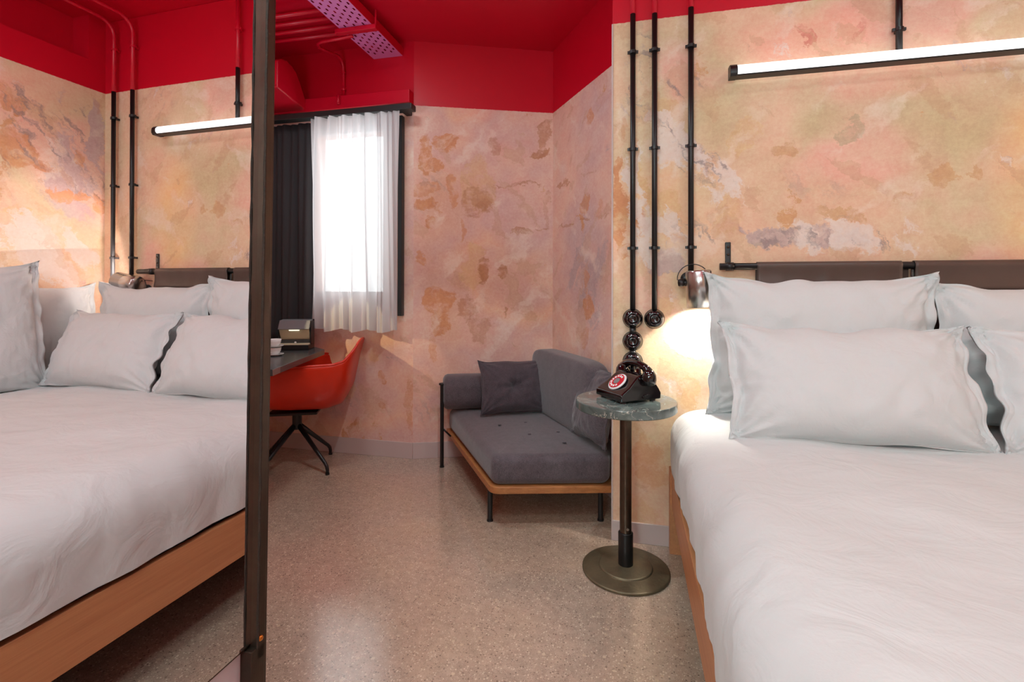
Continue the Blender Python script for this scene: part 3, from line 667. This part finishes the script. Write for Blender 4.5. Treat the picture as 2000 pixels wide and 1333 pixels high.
# ------------------------------------------------------------------ headboard
hd = thing('headboard', 'brown leather sling pads hung from a black wall pole', 'headboard', (1.1, D, 1.295))
PY = -.042
link('pole', tube([(-.711, PY, 0), (.74, PY, 0)], .0155, 18), 'black', hd, smooth=True)
for sx in (-.67, .63):
    b = link('bracket', bx(sx-.012, sx+.012, -.008, -.001, .0, .112), 'black', hd, bevel=.003)
    link('ring', tube([(sx-.016, PY, 0), (sx+.016, PY, 0)], .019, 18), 'black', b, smooth=True)
    link('arm', bx(sx-.008, sx+.008, PY, -.001, -.008, .012), 'black', b)
    for zz in (.09, .055): link('screw', lathe([(0, 0), (.006, 0), (.005, .003), (0, .004)], (sx, -.008, zz), (0, -1, 0), 12), 'steel', b, smooth=True)
link('lower_rod', tube([(-.56, PY, -.088), (.60, PY, -.088)], .009, 12), 'black', hd, smooth=True)
for (x0, x1) in ((-.56, -.011), (.033, .59)):
    def pad(u, v, x0=x0, x1=x1):
        # sheet over the pole, down the front, rolled round the lower rod and back up behind
        pts = [(-.012, -.30), (-.020, -.085)]
        a = v
        if a < .25: k = a/.25; y, z = PY+.018, -.09+.09*k
        elif a < .5: t_ = (a-.25)/.25*PI; y, z = PY+.018*math.cos(t_), .018*math.sin(t_)
        elif a < .8: k = (a-.5)/.3; y, z = PY-.018+.006*math.sin(k*PI), -.092*k
        else: t_ = (a-.8)/.2*PI*1.2; y, z = PY-.006-.012*math.cos(t_), -.092-.012*math.sin(t_)
        x = x0+(x1-x0)*u
        y -= .003*nz(x*2, 0, z, 9)
        return (x, y, z)
    o = link('leather_pad', grid(pad, 40, 40), 'leather', hd, smooth=True)
    s_ = o.modifiers.new('thick', 'SOLIDIFY'); s_.thickness = .003; s_.offset = 0
    link('leather_panel', bx(x0+.004, x1-.004, -.030, -.014, -.56, -.104), 'leather', hd, bevel=.006)
link('strap', bx(-.004, .026, -.022, -.018, -.30, -.012), 'leather', hd)

# ------------------------------------------------------------------ side table and telephone
tb = thing('side_table', 'small round dark marble side table on a steel pole beside the bed', 'table', (-.018, 2.155, 0))
link('base_disc', lathe([(0, 0), (.178, 0), (.182, .004), (.182, .010), (.176, .014), (.112, .018), (.111, .022), (.106, .026), (.05, .028), (0, .028)], n=64), 'castiron', tb, smooth=False, bevel=.0008)
link('sleeve', lathe([(0, .026), (.031, .026), (.031, .160), (.028, .164), (0, .164)], n=32), 'black', tb, smooth=False, bevel=.001)
link('pole', lathe([(0, .16), (.0245, .16), (.0245, .69), (0, .69)], n=32), 'polesteel', tb, bevel=.001)
link('set_screw', lathe([(0, 0), (.006, 0), (.006, .004), (0, .004)], (.008, -.0235, .185), (.2, -1, 0), 14), 'chrome', tb)
link('mount_plate', lathe([(0, .682), (.05, .682), (.05, .688), (0, .688)], n=32), 'black', tb)
link('tabletop', lathe([(0, .688), (.206, .688), (.21, .692), (.21, .721), (.207, .725), (0, .725)], n=72), 'marble', tb, bevel=.001)

ph = thing('rotary_telephone', 'black rotary dial telephone with a red and white dial on the table', 'telephone', (-.006, 2.185, .725), R_(-53))
# local: front is -y, width along x
def phone_body():
    prof = [(-.105, .008), (-.105, .034), (-.098, .040), (-.06, .062), (-.02, .096), (.0, .110), (.03, .112), (.06, .100), (.088, .055), (.098, .034), (.095, .008)]
    bm = bmesh.new(); rings = []
    def wid(y, z): return .093-.22*max(0, z-.034)*1.0
    xs = [-1, -.96, -.8, .8, .96, 1]
    for (y, z) in prof:
        wd = wid(y, z); rings.append([bm.verts.new((sx*wd, y*(1-.02*(abs(sx) > .97)), z-(.004 if abs(sx) == 1 and z > .03 else 0))) for sx in xs])
    for A, B in zip(rings, rings[1:]):
        for k in range(len(xs)-1): bm.faces.new((A[k], A[k+1], B[k+1], B[k]))
    bm.faces.new([r[0] for r in rings]); bm.faces.new([r[-1] for r in rings][::-1]); bm.faces.new(rings[0]+rings[-1][::-1])
    return bm
link('body', phone_body(), 'gloss', ph, bevel=.005, segs=3)
for sx in (-.07, .07):
    for sy in (-.08, .07): link('foot', lathe([(0, 0), (.012, 0), (.012, .009), (0, .009)], (sx, sy, 0), n=14), 'black', ph)
for sx in (-.052, .052):
    link('cradle', bx(sx-.012, sx+.012, .006, .016, .100, .136), 'gloss', ph, bevel=.004)
    link('cradle', bx(sx-.012, sx+.012, .055, .065, .092, .136), 'gloss', ph, bevel=.004)
an = math.atan2(.034, .04); dn_ = Vector((0, -math.sin(an), math.cos(an))); dc = Vector((0, -.056, .0715))
dl = link('dial', lathe([(0, 0), (.043, 0), (.045, .003), (.043, .007), (0, .007)], dc, dn_, 40), 'dial_white', ph, bevel=.001)
u_ = Vector((1, 0, 0)); v_ = dn_.cross(u_)
link('finger_plate', lathe([(.017, .0072), (.037, .0072), (.037, .0100), (.017, .0100), (.017, .0072)], dc, dn_, 40), 'dial_red', dl, smooth=False)
for k in range(10):
    a = R_(60+k*28); q = dc+(u_*math.cos(a)+v_*math.sin(a))*.0275+dn_*.0098
    link('finger_hole', lathe([(0, 0), (.0052, 0), (.0052, .0010), (0, .0010)], q, dn_, 14), 'dial_white', dl)
link('dial_centre', lathe([(0, .007), (.0155, .007), (.0155, .0105), (0, .0105)], dc, dn_, 28), 'greycase', dl)
hs = link('handset', tube([(-.088, .035, .124), (-.066, .035, .138), (-.035, .035, .147), (0, .035, .149), (.035, .035, .147), (.066, .035, .138), (.088, .035, .124)], .016, 16, radii=[.019, .0165, .0155, .015, .0155, .0165, .019]), 'gloss', ph, smooth=True)
for sx in (-1, 1):
    link('earpiece', lathe([(0, -.042), (.029, -.042), (.033, -.036), (.032, -.018), (.026, .002), (.015, .016), (0, .020)], (sx*.095, .035, .116), (sx*.30, 0, 1), 28), 'gloss', hs, smooth=True)
link('cord', tube([(.093+.004*math.cos(k*1.1), .03+.004*math.sin(k*1.1)-.0016*k, .03-.0011*k+.012*math.sin(k/9)) for k in range(20)], .003, 8), 'gloss', ph, smooth=True)

# ------------------------------------------------------------------ sofa
sf = thing('corner_sofa', 'dark plum grey daybed sofa with a thin wooden frame in the alcove', 'sofa', (-.66, 2.354, 0))
O2 = Vector((-.66, 2.354)); aw = Vector((-.542, .84)); an_ = Vector((.84, .542))   # along the side wall, towards it
def loc2(p): return (p[0]-O2.x, p[1]-O2.y)
def rounded(poly, idx, r, n=8):
    out = []
    for i, p in enumerate(poly):
        if i not in idx: out.append(p); continue
        p = Vector(p); a = Vector(poly[i-1])-p; b = Vector(poly[(i+1) % len(poly)])-p
        a.normalize(); b.normalize(); half = a.angle(b)/2; t_ = r/math.tan(half); cen = p+(a+b).normalized()*(r/math.sin(half))
        s = p+a*t_-cen; e = p+b*t_-cen; om = s.angle(e)
        for k in range(n+1):
            f = k/n; q = cen+(s*math.sin((1-f)*om)+e*math.sin(f*om))/math.sin(om); out.append((q.x, q.y))
    return out
foot = [(-.668, 2.352), (-.09, 2.509), (-.095, 2.845), (-.565, 3.545), (-1.255, 3.268)]
fl = [loc2(p) for p in foot]
link('frame', prism(rounded(fl, (0,), .06), .176, .210), 'oak', sf, bevel=.003)
def inset_poly(poly, d):
    n = len(poly); out = []
    for i in range(n):
        p0, p1, p2 = Vector(poly[i-1]), Vector(poly[i]), Vector(poly[(i+1) % n])
        d1 = (p1-p0).normalized(); d2 = (p2-p1).normalized(); n1 = Vector((-d1.y, d1.x)); n2 = Vector((-d2.y, d2.x))
        bis = (n1+n2).normalized(); out.append(tuple(p1+bis*(d/max(.3, bis.dot(n1)))))
    return out
def cushion_poly(poly, z0, z1, r, crown=.02, mat='fabric', name='seat_cushion', n=7, rc=.05):
    base = rounded(poly, range(len(poly)), rc, 5)
    prof = []
    for k in range(n+1):
        a = PI/2*k/n; prof.append((r*(1-math.sin(a)) if False else r*(1-math.cos(PI/2-a)), z0+r*(1-math.sin(PI/2-a))))
    prof = [(r*(1-math.sin(PI/2*k/n)), z0+r*(1-math.cos(PI/2*k/n))) for k in range(n+1)]
    prof += [(r*(1-math.cos(PI/2*k/n)), z1-r+r*math.sin(PI/2*k/n)) for k in range(n+1)]
    cen = Vector((sum(p[0] for p in base)/len(base), sum(p[1] for p in base)/len(base)))
    for k in range(1, 9): prof.append((('s', 1-k/9), z1+crown*(1-(1-k/9)**2)))
    bm = bmesh.new(); rings = []; last = None
    for ins, z in prof:
        if isinstance(ins, tuple): pts = [tuple(cen+(Vector(p)-cen)*ins[1]) for p in last]
        else: pts = inset_poly(base, ins); last = pts
        rings.append([bm.verts.new((p[0], p[1], z)) for p in pts])
    m = len(base)
    for A, B in zip(rings, rings[1:]):
        for k in range(m): bm.faces.new((A[k], A[(k+1) % m], B[(k+1) % m], B[k]))
    bm.faces.new(rings[0][::-1]); bm.faces.new(rings[-1])
    return bm
seat = inset_poly(fl, .008)
sc_ = link('seat_cushion', cushion_poly(seat, .210, .362, .045, .016), 'fabric', sf, smooth=True)
for (px_, py_) in ((-.76, 2.86), (-.62, 2.95), (-.55, 2.72), (-.40, 2.80), (-.34, 2.62)):
    q = loc2((px_, py_)); link('button', lathe([(0, -.004), (.010, -.003), (.012, 0), (.008, .003), (0, .004)], (q[0], q[1], .377), n=14), 'fabric2', sf, smooth=True)
# back cushion along the side wall
def slab(name, org, du, dn, length, thick, z0, z1, mat, r=.05, puff=.03, slope=0.):
    du, dn = Vector((*du, 0)), Vector((*dn, 0)); org = Vector((*org, 0))
    def se(a, n): return math.copysign(abs(a)**n, a)
    def pt(u, v):
        # superellipsoid box
        th = (u*2-1)*PI; la = (v-.5)*PI
        e1, e2 = .32, .22
        cx = se(math.cos(la), e1)*se(math.cos(th), e2); cy = se(math.cos(la), e1)*se(math.sin(th), e2); cz = se(math.sin(la), e1)
        X = cx*length/2; Y = cy*thick/2; Z = cz*(z1-z0)/2
        Y *= 1+puff*8*(1-cx*cx)*(1-cz*cz)
        p = org+du*(length/2+X)+dn*(Y+thick/2)+Vector((0, 0, (z0+z1)/2+Z))
        p -= dn*slope*(Z/(z1-z0)-.5)
        return p-Vector((O2.x, O2.y, 0))
    bm = grid(pt, 72, 36, closed_u=True)
    bmesh.ops.remove_doubles(bm, verts=bm.verts, dist=1e-5)
    return link(name, bm, mat, sf, smooth=True)
Cv = Vector((-.097, 2.872))
o_ = Cv+aw*(-.125)-an_*.225
slab('back_cushion', o_, aw, an_, .84, .15, .368, .79, 'fabric', puff=.03)
b_ = Cv+aw*.25-an_*.24
for k in (0, 1):
    q = Cv+aw*(.12+.32*k)-an_*.232; link('button', lathe([(0, -.003), (.011, -.002), (.011, .002), (0, .004)], (q.x-O2.x, q.y-O2.y, .60), (-an_.x, -an_.y, 0), 14), 'fabric2', sf, smooth=True)
# arm bolster along the back wall
bdv = Vector((.924, .386)); bnv = Vector((.386, -.924)); s0 = Vector((-1.24, 3.165)); s1 = s0+bdv*.66
def bol(u, v):
    a = u*2*PI; s = v
    prof = [(0, .0), (.085, .0), (.105, .012), (.113, .03)]+[(.113, .03+.6*k/8) for k in range(1, 9)]+[(.105, .648), (0, .66)]
    r, h = prof[min(len(prof)-1, int(round(v*(len(prof)-1))))]
    c0 = s0+bdv*h; ca, sa = math.cos(a), math.sin(a)
    se = lambda q: math.copysign(abs(q)**.8, q)
    return (c0.x-O2.x+bnv.x*r*se(ca), c0.y-O2.y+bnv.y*r*se(ca), .489+r*se(sa)*1.03)
bm = grid(bol, 40, 13, closed_u=True); bmesh.ops.remove_doubles(bm, verts=bm.verts, dist=1e-5)
link('arm_bolster', bm, 'fabric', sf, smooth=True)
def leg(x, y, h, r=.0125):
    q = loc2((x, y)); o = link('leg', lathe([(0, 0.004), (r, .004), (r, h), (0, h)], (q[0], q[1], 0), n=18), 'black', sf, smooth=False)
    link('glide', lathe([(0, 0), (r+.003, 0), (r+.003, .008), (0, .008)], (q[0], q[1], 0), n=18), 'black', o)
    return o
leg(-.700, 2.445, .178, .0135); leg(-.148, 2.585, .178, .0135); leg(-1.222, 3.10, .555, .0125); leg(-.60, 3.44, .178, .0125)
q = loc2((-1.222, 3.10)); q2 = loc2((-1.24, 3.165))
link('arm_rail', tube([(q[0]-.02, q[1], .552), (q[0]+.02, q[1]+.035, .552), (q2[0]+.02, q2[1]+.02, .552)], .008, 10), 'black', sf, smooth=True)
link('rail_bracket', tube([(q[0], q[1], .26), (q[0]+.05, q[1]+.03, .20)], .006, 8), 'black', sf, smooth=True)
ap = -math.atan2(.386, .924)
pillow('square tufted dark plum cushion leaning on the sofa arm bolster', .47, .355, .062, 51, ((-.715, 3.10, .382), R_(16), math.atan2(.386, .924)+.05), flange=.006, wr=.9, ears=.05, sag=.01, group=None, mat='fabric2', nm='sofa_cushion', res=(56, 44), tuft=1)
pillow('dark plum cushion at the near end of the sofa partly behind the marble table', .36, .40, .06, 57, ((-.225, 2.665, .378), R_(10), math.atan2(-.542, .84)+PI+R_(0) if False else R_(-57)), flange=.006, wr=.9, ears=.05, sag=.01, group=None, mat='fabric', nm='sofa_cushion', res=(56, 44))

# ------------------------------------------------------------------ desk chair
ch = thing('desk_chair', 'orange red shell armchair on a black swivel base at the desk', 'chair', (-2.157, 2.866, 0), PI+R_(24))
def lerp_tab(tab, t):
    for (t0, a), (t1, b) in zip(tab, tab[1:]):
        if t <= t1:
            k = (t-t0)/(t1-t0); k = k*k*(3-2*k)*.5+k*.5
            return Vector(a).lerp(Vector(b), k)
    return Vector(tab[-1][1])
CEN = [(0, (.255, 0, .425)), (.12, (.20, 0, .432)), (.35, (.03, 0, .412)), (.55, (-.20, 0, .410)), (.66, (-.295, 0, .440)), (.76, (-.345, 0, .54)), (.88, (-.372, 0, .69)), (1, (-.408, 0, .842))]
RIM = [(0, (.225, 0, .45)), (.10, (.19, 0, .50)), (.22, (.125, 0, .61)), (.33, (.06, 0, .688)), (.45, (-.04, 0, .712)), (.58, (-.17, 0, .715)), (.68, (-.27, 0, .717)), (.80, (-.335, 0, .735)), (.90, (-.37, 0, .775)), (1, (-.402, 0, .82))]
WID = [(0, (.24, 0, 0)), (.2, (.29, 0, 0)), (.5, (.295, 0, 0)), (.75, (.265, 0, 0)), (1, (.185, 0, 0))]
def shell_pt(u, v):
    s = 2*u-1; cc = lerp_tab(CEN, v); r = lerp_tab(RIM, v); wd = lerp_tab(WID, v).x
    a = abs(s)*PI/2
    ly = math.sin(a)**.62; bl = (1-math.cos(a)**.85) if a < PI/2-1e-6 else 1
    p = cc+(r-cc)*bl
    return (p.x, math.copysign(wd*ly*(1+.06*bl), s), p.z)
o = link('seat_shell', grid(shell_pt, 48, 48), 'shell', ch, smooth=True)
m_ = o.modifiers.new('thick', 'SOLIDIFY'); m_.thickness = .018; m_.offset = 0
m_ = o.modifiers.new('sub', 'SUBSURF'); m_.levels = 1; m_.render_levels = 1
rim = [shell_pt(0, k/40) for k in range(41)]+[shell_pt(k/24, 1) for k in range(1, 24)]+[shell_pt(1, k/40) for k in range(40, -1, -1)]
link('piping', tube(rim, .0085, 10), 'shell', o, smooth=True)
link('mount_plate', bx(-.15, .15, -.13, .13, .375, .392), 'black', ch, bevel=.004)
link('column', lathe([(0, .255), (.026, .255), (.030, .27), (.030, .376), (0, .376)], n=24), 'black', ch, bevel=.002)
for k in range(4):
    a = math.atan2(2.797-2.866, -1.879+2.157)+k*PI/2-(PI+R_(24)); d = Vector((math.cos(a), math.sin(a), 0))
    lg = link('leg', tube([d*.012+Vector((0, 0, .285)), d*.262+Vector((0, 0, .072)), d*.278+Vector((0, 0, .052)), d*.284+Vector((0, 0, .030)), d*.284+Vector((0, 0, .004))], .012, 12, radii=[.017, .0115, .0115, .011, .011]), 'black', ch, smooth=True)
    link('glide', lathe([(0, 0), (.013, 0), (.013, .012), (0, .012)], d*.284, n=14), 'black', lg)

# ------------------------------------------------------------------ desk and what stands on it
dkp = [(-1.77, 2.16), (-2.0, 2.94), (-2.19, 3.075), (-2.75, 3.075), (-2.75, 2.0)]
de = thing('desk', 'dark narrow desk top fixed to the left wall under the curtain', 'desk', (-2.4, 2.6, 0))
lp = [(x+2.4, y-2.6) for x, y in dkp]
link('desktop', prism(rounded(lp, (1, 2), .03, 5), .745, .780), 'desk', de, bevel=.003)
link('edge_band', prism([(lp[0][0]-.02, lp[0][1]+.006), (lp[0][0]+.0022, lp[0][1]-.0006), (lp[1][0]-.006, lp[1][1]-.03), (lp[1][0]-.02, lp[1][1]-.026)], .747, .778), 'deskedge', de)
link('wall_cleat', bx(-.35, -.32, -.5, .4, .69, .745), 'black', de)
for yy in (-.3, .3): link('wall_bracket', bx(-.35, -.05, yy-.01, yy+.01, .70, .745), 'black', de)
jb = thing('display_box', 'black flip lid box with a lit pale inside on the desk corner', 'box', (-2.20, 2.90, .78), math.radians(20))
link('base', bx(-.105, .105, -.065, .075, 0, .035), 'black', jb, bevel=.003)
link('back', bx(-.105, .105, .060, .075, .035, .20), 'black', jb, bevel=.002)
link('side', bx(-.105, -.097, -.01, .060, .035, .19), 'black', jb); link('side', bx(.097, .105, -.01, .060, .035, .19), 'black', jb)
bm = prism([(-.1, -.06), (.1, -.06), (.1, .058), (-.1, .058)], .0352, .042); link('inner_tray', bm, 'cream', jb)
link('inner_ledge', bx(-.095, .095, .0, .058, .042, .065), 'desk', jb)
bm = bmesh.new(); vs = [bm.verts.new(p) for p in ((-.095, .012, .066), (.095, .012, .066), (.095, -.03, .135), (-.095, -.03, .135), (-.095, .022, .066), (.095, .022, .066), (.095, -.02, .14), (-.095, -.02, .14))]
for f in ((0, 1, 2, 3), (7, 6, 5, 4), (0, 4, 5, 1), (2, 6, 7, 3), (1, 5, 6, 2), (0, 3, 7, 4)): bm.faces.new([vs[i] for i in f])
link('reflector', bm, 'cream', jb)
bm = bmesh.new(); vs = [bm.verts.new(p) for p in ((-.1, -.04, .138), (.1, -.04, .138), (.1, -.005, .195), (-.1, -.005, .195), (-.1, -.03, .136), (.1, -.03, .136), (.1, .06, .20), (-.1, .06, .20))]
for f in ((0, 1, 2, 3), (7, 6, 5, 4), (0, 4, 5, 1), (2, 6, 7, 3), (1, 5, 6, 2), (0, 3, 7, 4)): bm.faces.new([vs[i] for i in f])
link('lid', bm, 'greycase', jb, bevel=.002)
link('lamp_strip', bx(-.03, .035, -.034, -.029, .128, .132), 'glow', jb)
link('knob', lathe([(0, -.007), (.005, -.006), (.008, 0), (.005, .006), (0, .007)], (.015, -.045, .05), n=16), 'white', jb, smooth=True)
# cups
def crockery(nm, label, z, prof):
    tag(link(nm, lathe(prof, n=28), 'white', None, smooth=True, loc=(-2.115, 2.60, .78+z)), label, nm.split('_')[-1])
SAUC = [(0, 0), (.03, 0), (.05, .010), (.052, .013), (.03, .006), (0, .005)]
CUPP = [(0, 0), (.020, 0), (.033, .022), (.037, .044), (.034, .044), (.028, .012), (0, .004)]
crockery('saucer', 'lower white saucer standing on the dark desk beside the mirror frame', 0, SAUC)
crockery('coffee_cup', 'lower white cup of the stack at the desk edge', .0065, CUPP)
crockery('saucer', 'upper white saucer lying across the lower cup on the desk', .051, SAUC)
crockery('coffee_cup', 'upper white cup on top of the stack at the desk edge', .0575, CUPP)
spot('desk_lamp_light', (-2.30, 2.30, 1.31), (-1.75, 3.2, .80), 24, (1, .84, .48), .50, .12, .008)

# ------------------------------------------------------------------ ceiling services
tr = thing('cable_tray', 'perforated cable tray lit lilac pink running under the red ceiling', 'cable tray', (-1.675, 0, 2.835))
TX = .112; Y0, Y1 = .7, 3.198
def tray_bottom():
    bm = bmesh.new(); cuts = []
    n_s = 7; strips = []
    wslot, x = .011, -TX+.012
    pitch = (2*TX-.024-wslot)/(n_s-1)
    xs = [-TX]
    for k in range(n_s): xs += [-TX+.012+k*pitch, -TX+.012+k*pitch+wslot]
    xs.append(TX)
    def q(x0, x1, y0, y1): bm.faces.new([bm.verts.new(p) for p in ((x0, y0, 0), (x1, y0, 0), (x1, y1, 0), (x0, y1, 0))])
    for i in range(len(xs)-1):
        if i % 2 == 0: q(xs[i], xs[i+1], Y0, Y1)
        else:
            j = i//2; per = .062; sl = .024; y = 1.9+(per/2 if j % 2 else 0); q(xs[i], xs[i+1], Y0, y)
            while y+per < Y1-.01:
                q(xs[i], xs[i+1], y+sl, y+per); y += per
            q(xs[i], xs[i+1], y+0, Y1)
    return bm
link('perforated_base', tray_bottom(), 'tray', tr)
link('side_wall', bx(-TX-.002, -TX, Y0, Y1, 0, .06), 'red', tr); link('side_wall', bx(TX, TX+.002, Y0, Y1, 0, .06), 'red', tr)
link('hanger_bar', bx(-TX-.03, TX+.03, 2.76, 2.80, -.030, -.002), 'red', tr, bevel=.003)
link('hanger_rod', tube([(TX+.02, 2.78, -.02), (TX+.02, 2.78, .094)], .006, 8), 'red', tr)
link('hanger_rod', tube([(-TX-.02, 2.78, -.02), (-TX-.02, 2.78, .094)], .006, 8), 'red', tr)
for i, yy in enumerate((2.62, 2.71, 2.80, 2.89)):
    a = link('ceiling_conduit', tube([(-2.75, yy, 2.875), (-1.80, yy, 2.875)], .0125, 12), 'red', None, smooth=True)
    tag(a, ['red painted ceiling conduit nearest the camera left of the cable tray', 'second red painted ceiling conduit from the camera beside the cable tray', 'third red painted ceiling conduit from the camera beside the cable tray', 'red painted ceiling conduit nearest the window beside the cable tray'][i], 'pipe', 'ceiling conduits beside the tray')
dp = thing('drop_conduit', 'red painted conduit bending down from the tray to the window lintel', 'pipe', (-2.02, 3.17, 2.5))
pts = [Vector((.30, -.36, .30)), Vector((.06, -.34, .30)), Vector((.02, -.32, .30)), Vector((0, -.28, .30)), Vector((0, -.06, .345)), Vector((0, -.02, .335)), Vector((0, .008, .30)), Vector((0, .012, .20)), Vector((0, .012, .09)), Vector((0, -.03, .07)), Vector((.004, -.06, .062)), Vector((.006, -.062, 0))]
link('pipe', tube(pts, .010, 12), 'red', dp, smooth=True)
for z in (.25, .13): link('clamp', lathe([(.0105, -.007), (.015, -.007), (.015, .007), (.0105, .007)], (0, .012, z), n=16), 'red', dp)
# air duct hood above the curtain
hp = [(2.72, 2.482), (2.72, 2.66)]+[(2.78, 2.695), (2.85, 2.715), (2.92, 2.712), (2.98, 2.695), (3.04, 2.65), (3.09, 2.60), (3.14, 2.55), (3.175, 2.515), (3.198, 2.484)]
def hood():
    bm = bmesh.new(); x0, x1 = -2.748, -2.20
    a = [bm.verts.new((x0, y, z)) for y, z in hp]
    b = [bm.verts.new((x1-.11*(y-2.72)/.48, y, z)) for y, z in hp]; n = len(hp)
    bm.faces.new(a); bm.faces.new(b[::-1])
    for i in range(n): bm.faces.new((a[i], b[i], b[(i+1) % n], a[(i+1) % n]))
    return bm
ad = thing('air_duct', 'red painted curved air duct hood above the dark curtain', 'duct', (0, 0, 0))
link('hood', hood(), 'red', ad, bevel=.012, segs=3)
link('access_panel', bx(-2.74, -2.205, 2.712, 2.7195, 2.495, 2.64), 'red', ad, bevel=.002)
